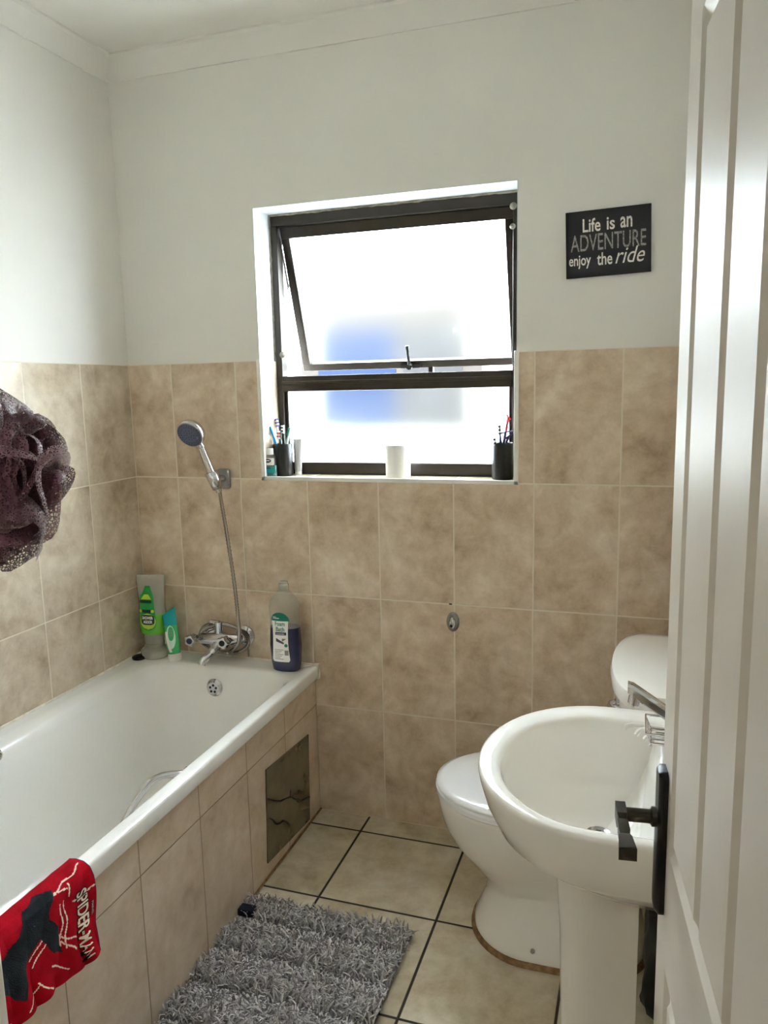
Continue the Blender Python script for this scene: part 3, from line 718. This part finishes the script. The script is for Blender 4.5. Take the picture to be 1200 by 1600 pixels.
rl = thing('toilet_roll', 'white toilet paper roll standing on window sill', 'toilet roll', (.984, .058, ZS))
b = MB().lathe([(.0405, 0), (.041, .002), (.041, .108), (.0395, .110), (.021, .110), (.020, .108), (.020, .004)], n=48, cap0=False, cap1=False)
obj('paper', b, M['paper'], rl, smooth=50)
obj('core', MB().lathe([(.020, .001), (.0202, .109), (.0188, .109), (.0188, .001)], n=32, cap0=False, cap1=False), M['card'], rl)

# ------------------------------------------------------------------ sign and wall fitting
sg = thing('wall_sign', 'black wall sign lettered Life is an adventure enjoy the ride', 'sign', (1.641, T, 1.896), 0)
sg.rotation_euler = (0, math.radians(-1.5), 0)
sw_, sh_ = .1165, .0915
obj('board', MB().box((-sw_, -.012, -sh_), (sw_, -.0005, sh_)), M['signb'], sg, bevel=.001)
b = MB()
def st(body, x0, x1, z0, z1, mi, **k):
    vs_, fs = fit_text(body, x0, x1, z0, z1, **k); b.add([(v[0], -.0128, v[1]) for v in vs_], fs, mi)
st('Life', -.069, -.020, .032, .069, 0, bold=.015); st('is', -.003, .019, .033, .067, 0, bold=.015); st('an', .034, .066, .034, .064, 0, bold=.015)
st('ADVENTURE', -.103, .103, -.020, .026, 1, bold=.005)
st('enjoy', -.108, -.047, -.068, -.030, 0, bold=.015); st('the', -.030, .012, -.062, -.027, 0, bold=.015)
st('ride', .020, .100, -.062, -.018, 0, shear=.35)
obj('lettering', b, [M['signw'], M['signg']], sg, smooth=0)

wf = thing('wall_pipe_cap', 'small oval chrome fitting on grout line of tiled back wall', 'wall fitting', (1.181, 0, .742))
obj('cover_plate', MB().loft([[(p[0], -.0005-d, p[1]) for p in ell(0, 0, .0215-e, .033-e, 0, 40)] for d, e in ((0, 0), (.004, 0), (.009, .005), (.010, .007))]), M['chromed'], wf)
obj('centre_boss', MB().loft([[(p[0], -.010-d, p[1]-.002) for p in ell(0, 0, .0125-e, .022-e, 0, 32)] for d, e in ((0, 0), (.005, .002), (.008, .006))]), M['chrome'], wf)
obj('screw_hole', MB().lathe([(.0045, 0), (.0045, .0012)], (-.002, -.0172, -.010), (0, -1, 0), 16), M['black'], wf)
tag(obj('grout_chip', MB().box((-.010, -.0012, -.002), (.0, .001, .002)), M['black'], loc=(1.178, 0, .8005)), 'small black gap in the grout above oval chrome fitting', 'grout gap')

# ------------------------------------------------------------------ toilet
def egg(cx_, yc, xf, xb, hw, z, n=56, pf=2.0, pb=3.0):
    """closed ring: rounded front towards -x, squarer back towards +x"""
    out = []
    for i in range(n):
        t = 2*PI*i/n; c, s_ = math.cos(t), math.sin(t); p = pb if c > 0 else pf
        a = (xb-cx_) if c > 0 else (cx_-xf)
        out.append((cx_ + a*math.copysign(abs(c)**(2/p), c), yc + hw*math.copysign(abs(s_)**(2/p), s_), z))
    return out
YT = -.385
wc = thing('toilet', 'white close-coupled toilet with closed lid against right wall', 'toilet', (0, 0, 0))
b = MB()
rings = [egg(1.50, YT, 1.336, 1.80, .172, .012), egg(1.50, YT, 1.338, 1.80, .171, .030), egg(1.51, YT, 1.362, 1.79, .140, .085), egg(1.52, YT, 1.374, 1.78, .122, .130), egg(1.51, YT, 1.352, 1.78, .122, .165),
         egg(1.49, YT, 1.312, 1.79, .136, .205), egg(1.47, YT, 1.272, 1.80, .155, .250), egg(1.46, YT, 1.246, 1.82, .171, .300), egg(1.45, YT, 1.236, 1.86, .180, .345), egg(1.45, YT, 1.232, 1.885, .183, .378), egg(1.45, YT, 1.236, 1.89, .180, .386), egg(1.45, YT, 1.25, 1.88, .17, .388)]
b.loft(rings); obj('pan', b, M['ceramic'], wc, smooth=60)
obj('floor_mortar', MB().loft([egg(1.50, YT, 1.326, 1.81, .183, .0005), egg(1.50, YT, 1.328, 1.81, .181, .010), egg(1.50, YT, 1.337, 1.80, .171, .013)]), M['sealbrown'], wc)
obj('floor_bolt', MB().lathe([(.006, 0), (.006, .004), (.003, .005)], (1.52, -.553, .045), (.1, -1, .35), 12), M['chromed'], wc)
obj('seat', MB().loft([egg(1.45, YT, 1.230, 1.70, .183, .389, pb=4), egg(1.45, YT, 1.225, 1.70, .187, .393, pb=4), egg(1.45, YT, 1.225, 1.70, .187, .405, pb=4), egg(1.45, YT, 1.231, 1.70, .182, .409, pb=4)]), M['seatp'], wc)
obj('lid', MB().loft([egg(1.45, YT, 1.231, 1.69, .182, .411, pb=4), egg(1.45, YT, 1.227, 1.69, .186, .414, pb=4), egg(1.45, YT, 1.228, 1.69, .185, .420, pb=4), egg(1.45, YT, 1.245, 1.68, .170, .427, pb=4), egg(1.45, YT, 1.30, 1.65, .12, .431, pb=4), egg(1.45, YT, 1.38, 1.58, .06, .432, pb=4)]), M['seatp'], wc, smooth=60)
def dring(xf, xs, hw, z, n=24, yc=-.365):
    """plan of the cistern: straight sides from the wall to xs, bowed front reaching xf"""
    out = [(1.885, yc-hw, z)]
    for i in range(n+1):
        a = PI*i/n; out.append((xs - (xs-xf)*math.sin(a)**.8, yc - hw*math.cos(a), z))
    out.append((1.885, yc+hw, z)); return out
b = MB().loft([dring(1.742, 1.79, .185, .388), dring(1.728, 1.79, .195, .42), dring(1.712, 1.785, .212, .60), dring(1.706, 1.785, .218, .748)])
obj('cistern', b, M['ceramic'], wc, smooth=50)
b = MB().loft([dring(1.702, 1.785, .226, .750), dring(1.692, 1.78, .236, .754), dring(1.690, 1.78, .238, .780), dring(1.694, 1.78, .234, .790), dring(1.704, 1.785, .224, .794), dring(1.710, 1.785, .218, .796), dring(1.75, 1.80, .18, .801)])
obj('cistern_lid', b, M['ceramic'], wc, smooth=40)
b = MB().lathe([(.014, 0), (.013, .008), (.008, .012), (.007, .022)], (1.716, -.470, .715), (-1, -.25, 0), 20).tube([(1.696, -.475, .715), (1.694, -.492, .715), (1.712, -.535, .712)], [.007, .007, .008], 10)
obj('flush_lever', b, M['chrome'], wc)

# ------------------------------------------------------------------ pedestal basin
YB = -1.025
bs = thing('pedestal_basin', 'white ceramic pedestal wash basin on right wall before the toilet', 'basin', (0, 0, 0))
def bring(xf, xs, hw, z, n=40, xb=1.897, p=.62, yc=YB):
    out = []
    for i in range(6): out.append((xb + (xs-xb)*i/6, yc-hw, z))
    for i in range(n+1):
        a = PI*i/n; out.append((xs - (xs-xf)*math.sin(a)**(2*p*.8), yc - hw*math.copysign(abs(math.cos(a))**(2*p*.8), math.cos(a)), z))
    for i in range(6): out.append((xs + (xb-xs)*(i+1)/6, yc+hw, z))
    return out
b = MB()
outer = [bring(1.66, 1.80, .085, .640, xb=1.88), bring(1.60, 1.78, .140, .652, xb=1.89), bring(1.560, 1.755, .190, .692), bring(1.526, 1.735, .224, .722), bring(1.512, 1.727, .236, .734), bring(1.493, 1.712, .246, .775), bring(1.484, 1.708, .251, .808), bring(1.482, 1.706, .252, .822),
         bring(1.4835, 1.707, .2505, .8285), bring(1.488, 1.708, .246, .831)]
inner = [bring(1.514, 1.705, .217, .8285, xb=1.835, yc=-1.036), bring(1.5215, 1.70, .2095, .8265, xb=1.806, yc=-1.038), bring(1.5250, 1.70, .206, .821, xb=1.799, yc=-1.039), bring(1.530, 1.695, .201, .800, xb=1.793, yc=-1.04), bring(1.546, 1.69, .186, .755, xb=1.782, yc=-1.04),
         bring(1.582, 1.685, .150, .715, xb=1.765), bring(1.625, 1.685, .100, .696, xb=1.745), bring(1.665, 1.69, .045, .688, xb=1.72), bring(1.68, 1.70, .022, .684, xb=1.712)]
b.loft(outer + inner); obj('bowl', b, M['ceramic'], bs, smooth=60)
b = MB()
for dx, dy in ((0, 0), (.024, -.018), (.040, -.034)):
    b.tube(smooth_path([(1.734+dx, -.862+dy, .822), (1.744+dx, -.858+dy, .8325), (1.775+dx*.8, -.852+dy*.8, .832), (1.81, -.850+dy*.6, .829)], 5), .0048, 8)
obj('soap_ridge', b, M['ceramic'], bs)
obj('drain', MB().lathe([(.0, .003), (.012, .003), (.022, .006), (.024, .003), (.024, 0)], (1.698, -1.025, .684), (0, 0, 1), 24), M['chrome'], bs)
def ped(x0, hw, z, n=32):
    out = [(1.772, YB-hw, z), (1.75, YB-hw, z)]
    for i in range(n+1):
        a = PI*i/n; out.append((1.715 - (1.715-x0)*math.sin(a)**.85, YB - hw*math.copysign(abs(math.cos(a))**.7, math.cos(a)), z))
    return out + [(1.75, YB+hw, z), (1.772, YB+hw, z)]
b = MB().loft([ped(1.620, .088, .0), ped(1.622, .086, .02), ped(1.634, .076, .10), ped(1.637, .072, .30), ped(1.632, .074, .50), ped(1.622, .082, .655)])
obj('pedestal', b, M['ceramic'], bs, smooth=60)
b = MB().lathe([(.026, 0), (.026, .006), (.020, .010), (.019, .10), (.022, .105), (.022, .135), (.016, .140)], (1.868, YB-.055, .8305), (0, 0, 1), 28)
rg = lambda x, z, wd, ht: [(x, YB-.055+.05*(1.868-x)/.12+wd*a, z+ht*c) for a, c in ((-1, -.6), (-1, .6), (-.6, 1), (.6, 1), (1, .6), (1, -.6), (.6, -1), (-.6, -1))]
b.loft([rg(1.868, .905, .013, .013), rg(1.81, .945, .013, .011), rg(1.752, .973, .014, .011), rg(1.742, .976, .013, .009)])
b.lathe([(.012, 0), (.012, .018), (.0105, .020)], (1.757, YB-.010, .968), (-.15, 0, -1), 20)
obj('mixer_tap', b, M['chrome'], bs, smooth=35)

sr = thing('wire_soap_dish', 'chrome wire soap dish on back corner of the basin', 'soap dish', (1.825, -.905, .8318))
b = MB()
fr = [(-.050, -.045), (.050, -.045), (.050, .045), (-.050, .045), (-.050, -.045)]
b.tube([(x, y, .026) for x, y in fr], .0022, 6).tube([(x*.8, y*.8, .004) for x, y in fr], .0020, 6)
for k in range(5): b.tube([(-.050, -.036+.018*k, .026), (-.040, -.032+.016*k, .004), (.040, -.032+.016*k, .004), (.050, -.036+.018*k, .026)], .0017, 6)
for sx in (-1, 1):
    for sy in (-1, 1): b.tube([(sx*.040, sy*.036, .004), (sx*.042, sy*.038, .0005)], .003, 6)
obj('wire_rack', b, M['chrome'], sr)

# uneven upright black form between pedestal and wall
bg_ = MB(); n = 24; rings = []
for z, rr in ((.002, .045), (.02, .060), (.05, .064), (.09, .052), (.14, .048), (.19, .050), (.24, .054), (.31, .050), (.36, .02)):
    rings.append([(rr*(1+.16*math.sin(3*a+z*30)+.08*math.sin(7*a-z*50))*math.cos(a), rr*(1+.14*math.cos(4*a-z*24))*math.sin(a), z) for a in [2*PI*k/n for k in range(n)]])
bg_.loft(rings); tag(obj('black_form', bg_, M['lump'], loc=(1.846, -.615, 0)), 'uneven upright black form on floor behind the basin pedestal', 'lump')

# ------------------------------------------------------------------ bath mat
MX0, MX1, MY0, MY1 = .690, 1.188, -1.36, -.530
mt = thing('bath_mat', 'grey shaggy striped bath mat on floor beside the bathtub', 'bath mat', (0, 0, 0))
obj('backing', MB().box((MX0, MY0, .001), (MX1, MY1, .012)), M['matback'], mt, bevel=.004)
b = MB(); shade = []
y = MY1; row = 0; per = .125
while y > MY0:
    ph = ((MY1 - y) % per)/per
    chan = ph > .72
    ln = .011 if chan else .034
    x = MX0 + (.004 if row % 2 else 0)
    while x < MX1:
        px, py = x + rnd.uniform(-.003, .003), y + rnd.uniform(-.003, .003)
        a = rnd.uniform(0, 2*PI); lean = rnd.uniform(.5, 1.2) if not chan else rnd.uniform(.8, 1.3)
        dx, dy = math.cos(a)*lean*ln*.7, math.sin(a)*lean*ln*.7 - .35*lean*ln*(1 if ph < .37 else -.6)
        dz = ln*rnd.uniform(.75, 1.1)*math.sqrt(max(.15, 1-.5*lean*lean)); r0 = rnd.uniform(.0019, .0029)
        s_ = rnd.random(); k = len(b.v)
        for (f, rr) in ((0, .8), (.4, 1.0), (.8, .85), (1, .3)):
            c = (px + dx*f*f, py + dy*f*f, .010 + dz*(f - .15*f*f))
            for q in range(4): b.v.append((c[0] + r0*rr*math.cos(q*PI/2+a), c[1] + r0*rr*math.sin(q*PI/2+a), c[2])); shade.append(min(1, s_*.7 + .15 + (.25 if chan else 0)))
        for i in range(3):
            for q in range(4): b.f.append((k+i*4+q, k+i*4+(q+1) % 4, k+i*4+4+(q+1) % 4, k+i*4+4+q)); b.mi.append(0)
        b.f.append((k+12, k+13, k+14, k+15)); b.mi.append(0)
        x += .0064
    y -= .0066; row += 1
po = obj('pile', b, M['pile'], mt, smooth=80); po['kind'] = 'stuff'
at = po.data.attributes.new('shade', 'FLOAT', 'POINT'); at.data.foreach_set('value', shade)
obj('care_tag', MB().box((MX0-.002, -.618, .013), (MX0+.045, -.585, .034)), M['navycloth'], mt, bevel=.004)

# ------------------------------------------------------------------ towel over the rim
TY0, TY1 = -1.203, -1.52     # right edge, left edge (runs behind the partition)
tw = thing('red_towel', 'red face towel with cream print draped over bath rim', 'towel', (0, 0, 0))
prof = [(.632, .440), (.637, .480), (.641, .515), (.646, .536), (.656, .5525), (.672, .556), (.690, .5535), (.702, .544), (.708, .524), (.712, .490), (.716, .455), (.720, .420), (.722, .385), (.724, .350)]
cum = [0]
for p, q in zip(prof, prof[1:]): cum.append(cum[-1] + math.dist(p, q))
def prof_at(s_):
    s_ = max(0, min(cum[-1], s_))
    for i in range(len(prof)-1):
        if s_ <= cum[i+1]:
            f = (s_-cum[i])/(cum[i+1]-cum[i]); return prof[i][0]+(prof[i+1][0]-prof[i][0])*f, prof[i][1]+(prof[i+1][1]-prof[i][1])*f
    return prof[-1]
def towel_pt(u, v, off=0.0):
    y = TY0 + (TY1-TY0)*u
    end = 1.0 - .085*u + .010*math.sin(u*11)
    s_ = v*cum[-1]*min(1.0, end*.93); x, z = prof_at(s_)
    lo = max(0.0, (.545-z)/.17) if s_ > cum[6] else 0
    wv = .007*math.sin(y*46+1.2)*lo + .004*math.sin(y*95+z*30)*lo + .0025*math.sin(y*60+s_*25)
    if s_ > cum[3]: x += abs(wv)*.9 + .005*lo + off
    else: x -= off; 
    if cum[3] < s_ < cum[8]: z += .0015 + abs(wv)*.5 + off
    if u < .02 or u > .98: pass
    return (x, y - .020*lo*(1-u) + .004*math.sin(z*40), z)
V0 = cum[3]/cum[-1]
def in_poly(p, poly):
    c = False; j = len(poly)-1
    for i in range(len(poly)):
        if (poly[i][1] > p[1]) != (poly[j][1] > p[1]) and p[0] < (poly[j][0]-poly[i][0])*(p[1]-poly[i][1])/(poly[j][1]-poly[i][1]) + poly[i][0]: c = not c
        j = i
    return c
blots = [[(.30, .46), (.40, .43), (.52, .47), (.62, .55), (.74, .60), (.90, .58), (1.0, .58), (1.0, .69), (.90, .71), (.80, .76), (.72, .86), (.64, .89), (.62, .80), (.60, .72), (.50, .66), (.44, .72), (.40, .80), (.33, .82), (.34, .70), (.40, .60), (.36, .54)]]
segs = [((.02, .44), (.36, .50)), ((.0, .60), (.20, .60)), ((.22, .52), (.40, .45)), ((.20, .80), (.34, .72)), ((.22, .86), (.32, .76)), ((.30, .93), (.42, .86)), ((.46, .97), (.54, .88)), ((.44, .70), (.56, .78)), ((.46, .66), (.58, .73)),
        ((.84, .90), (1.0, .88)), ((.88, .84), (1.0, .81)), ((.78, .96), (.98, .95)), ((.54, .90), (.66, .96)), ((.30, .56), (.33, .78)), ((.27, .56), (.30, .80)), ((.20, .50), (.22, .56))]
def seg_d(p, a, b_):
    ax_, ay, bx_, by_ = a[0]*.31, a[1]*.30, b_[0]*.31, b_[1]*.30; px, py = p[0]*.31, p[1]*.30
    L2 = (bx_-ax_)**2 + (by_-ay)**2; t = max(0, min(1, ((px-ax_)*(bx_-ax_)+(py-ay)*(by_-ay))/L2)); return math.hypot(px-ax_-t*(bx_-ax_), py-ay-t*(by_-ay))
def towel_mi(u, v):
    p = (u + .008*math.sin(v*40), v + .008*math.sin(u*37))
    if u < .006: return 3
    if any(in_poly(p, q) for q in blots): return 1
    if any(seg_d(p, a, b_) < .0013 for a, b_ in segs): return 2
    return 0
obj('cloth', MB().grid(lambda u, v: towel_pt(u, v), 190, 170, towel_mi), [M['towelr'], M['towelk'], M['towelw'], M['toweln']], tw, smooth=80, solid=.004)
b = MB()
def ttext(body, v0, v1, u0, u1, mi, off, dv=0, **k):
    # reads downwards, letter tops towards the right-hand edge
    vs_, fs = fit_text(body, v0, v1, u1, u0, **k)
    b.add([towel_pt(p[1], p[0], off) for p in vs_], fs, mi)
ttext('SPIDER-MAN', .56, .965, .075, .185, 1, .0030, bold=.07); ttext('SPIDER-MAN', .565, .96, .082, .178, 0, .0038, bold=.02)
ttext('MARVEL', .665, .745, .034, .058, 1, .0032, bold=.09); ttext('MARVEL', .668, .742, .037, .055, 0, .0038)
obj('lettering', b, [M['towelw'], M['towelb']], tw, smooth=0)

# ------------------------------------------------------------------ bath net sponge hanging near the partition end
lf = thing('bath_sponge', 'plum net bath sponge hanging at left edge, close to viewer', 'bath sponge', (1.106, -1.764, 1.420))
b = MB(); r2_ = random.Random(5); RR = .109
for k in range(44):
    d = Vector((r2_.gauss(0, 1), r2_.gauss(0, 1), r2_.gauss(0, 1))).normalized()
    u_ = d.orthogonal().normalized(); a0 = r2_.uniform(0, 2*PI); v_ = d.cross(u_); u_, v_ = u_*math.cos(a0)+v_*math.sin(a0), -u_*math.sin(a0)+v_*math.cos(a0)
    R0 = RR*r2_.uniform(.80, 1.0); sp = r2_.uniform(.8, 1.35); ph = r2_.uniform(0, 6); fr_ = r2_.choice((2, 3, 3, 4)); am = r2_.uniform(.008, .019); cu = r2_.uniform(-.045, .045)
    def pet(uu, vv, d=d, u_=u_, v_=v_, R0=R0, sp=sp, ph=ph, fr_=fr_, am=am, cu=cu):
        e_ = abs(uu-.5)*2; t = (uu-.5)*2*sp; r = .020 + (R0-.020)*vv*math.sqrt(max(0.0, 1-e_**3.2))*(1+.035*math.sin(9*uu+ph))
        dr = (d*math.cos(t) + u_*math.sin(t)).normalized()
        rim = max(0, vv-.86)/.14
        return dr*(r - .006*rim*rim) + v_*(am*math.sin(fr_*t*2.2+ph)*vv*vv + cu*vv*vv + .010*rim*rim*math.copysign(1, cu))
    b.grid(pet, 26, 14)
obj('net_ruffles', b, M['net'], lf, smooth=80)
b = MB().tube(smooth_path([(0, 0, .02), (-.02, .01, .12), (-.095, .009, .205), (-.110, .009, .220)], 6), .0022, 6)
obj('hanging_cord', b, M['whitep'], lf)
hk = tag(obj('wall_hook', MB().lathe([(.014, 0), (.014, .004), (.005, .006), (.004, .018), (.008, .022)], n=16, axis=(1, 0, 0)), M['chrome'], loc=(0.9853, -1.755, 1.640)), 'small chrome wall hook on the partition end above the sponge', 'hook')

# ------------------------------------------------------------------ open door with moulded panels and lever handle
DW = .76; dirang = math.atan2(-.9933, .1158)
D = struct('door_1', MB(), M['door']) if False else None
SA = [.080, .231, .358, .475, .585, .69]
def groove(s_, c, wd, dp):
    t = abs(s_-c)/wd; return dp*max(0.0, 1-t) if t < 1 else 0
PZ0, PZ1, LZ0, LZ1 = .968, 1.850, .20, .79
def dsurf(s_, z):
    d = 0.0
    for z0, z1 in ((PZ0, PZ1), (LZ0, LZ1)):
        if z0 - .02 < z < z1 + .02 and SA[0]-.02 < s_ < SA[-1]+.02:
            e = min(s_-SA[0], SA[-1]-s_, z-z0, z1-z)
            # bead round the panel, then V grooves between boards
            if -.014 < e < .014: d = .0085*(1-abs(e)/.014)
            elif e >= .014:
                for c in SA[1:-1]: d = max(d, groove(s_, c, .014, .0085))
    return d
ss = sorted(set([0, DW] + [round(c+o_, 5) for c in SA for o_ in (-.02, -.014, -.007, 0, .007, .014, .02)] + [i*DW/20 for i in range(21)]))
zs = sorted(set([.008, 2.032] + [round(z+o_, 5) for z in (PZ0, PZ1, LZ0, LZ1) for o_ in (-.02, -.014, -.007, 0, .007, .014, .02)] + [.008 + i*2.024/40 for i in range(41)]))
b = MB(); ns, nz = len(ss), len(zs)
b.v = [(s_, dsurf(s_, z), z) for z in zs for s_ in ss]
b.f = [(j*ns+i, j*ns+i+1, (j+1)*ns+i+1, (j+1)*ns+i) for j in range(nz-1) for i in range(ns-1)]
k = len(b.v); b.v += [(s_, .040, z) for z in zs for s_ in ss]
b.f += [(k+j*ns+i, k+(j+1)*ns+i, k+(j+1)*ns+i+1, k+j*ns+i+1) for j in range(nz-1) for i in range(ns-1)]
for j in range(nz-1): b.f += [(j*ns, (j+1)*ns, k+(j+1)*ns, k+j*ns), (j*ns+ns-1, k+j*ns+ns-1, k+(j+1)*ns+ns-1, (j+1)*ns+ns-1)]
for i in range(ns-1): b.f += [(i, k+i, k+i+1, i+1), ((nz-1)*ns+i, (nz-1)*ns+i+1, k+(nz-1)*ns+i+1, k+(nz-1)*ns+i)]
b.mi = [0]*len(b.f)
door = struct('door_1', b, M['door'], smooth=25)
door.location = (1.791, -1.422, 0); door.rotation_euler = (0, 0, dirang)
pz0, pz1, ps = .858, 1.044, .030
pl = obj('handle_plate', MB().loft([[(ps+(p[0])*e, -d, (pz0+pz1)/2 + p[1]*e2) for p in rrect(-.019, .019, -(pz1-pz0)/2, (pz1-pz0)/2, .010, 0, 5)] for d, e, e2 in ((.0002, 1, 1), (.006, 1, 1), (.0105, .72, .97))]), M['blackm'], door)
lz = .980
b = MB().lathe([(.012, .009), (.012, .016), (.0085, .018), (.0085, .050)], (ps, 0, lz), (0, -1, 0), 16)
sq = lambda s_, y0, y1, h0, h1: [(s_, -y0, lz+h0), (s_, -y1, lz+h0), (s_, -y1, lz+h1), (s_, -y0, lz+h1)]
b.loft([sq(ps-.010, .046, .058, -.010, .011), sq(ps+.016, .046, .058, -.009, .011), sq(ps+.022, .047, .056, -.007, .007), sq(ps+.028, .046, .058, -.009, .008), sq(ps+.044, .045, .058, -.008, .006), sq(ps+.049, .046, .057, -.007, .004), sq(ps+.055, .044, .059, -.008, .005), sq(ps+.080, .041, .061, -.011, .004)])
obj('lever', b, M['bronzem'], pl, smooth=25)
b = MB()
for z in (.25, 1.80): b.lathe([(.007, 0), (.007, .09)], (DW+.005, .02, z), (0, 0, 1), 12)
obj('hinge', b, M['chromed'], door)
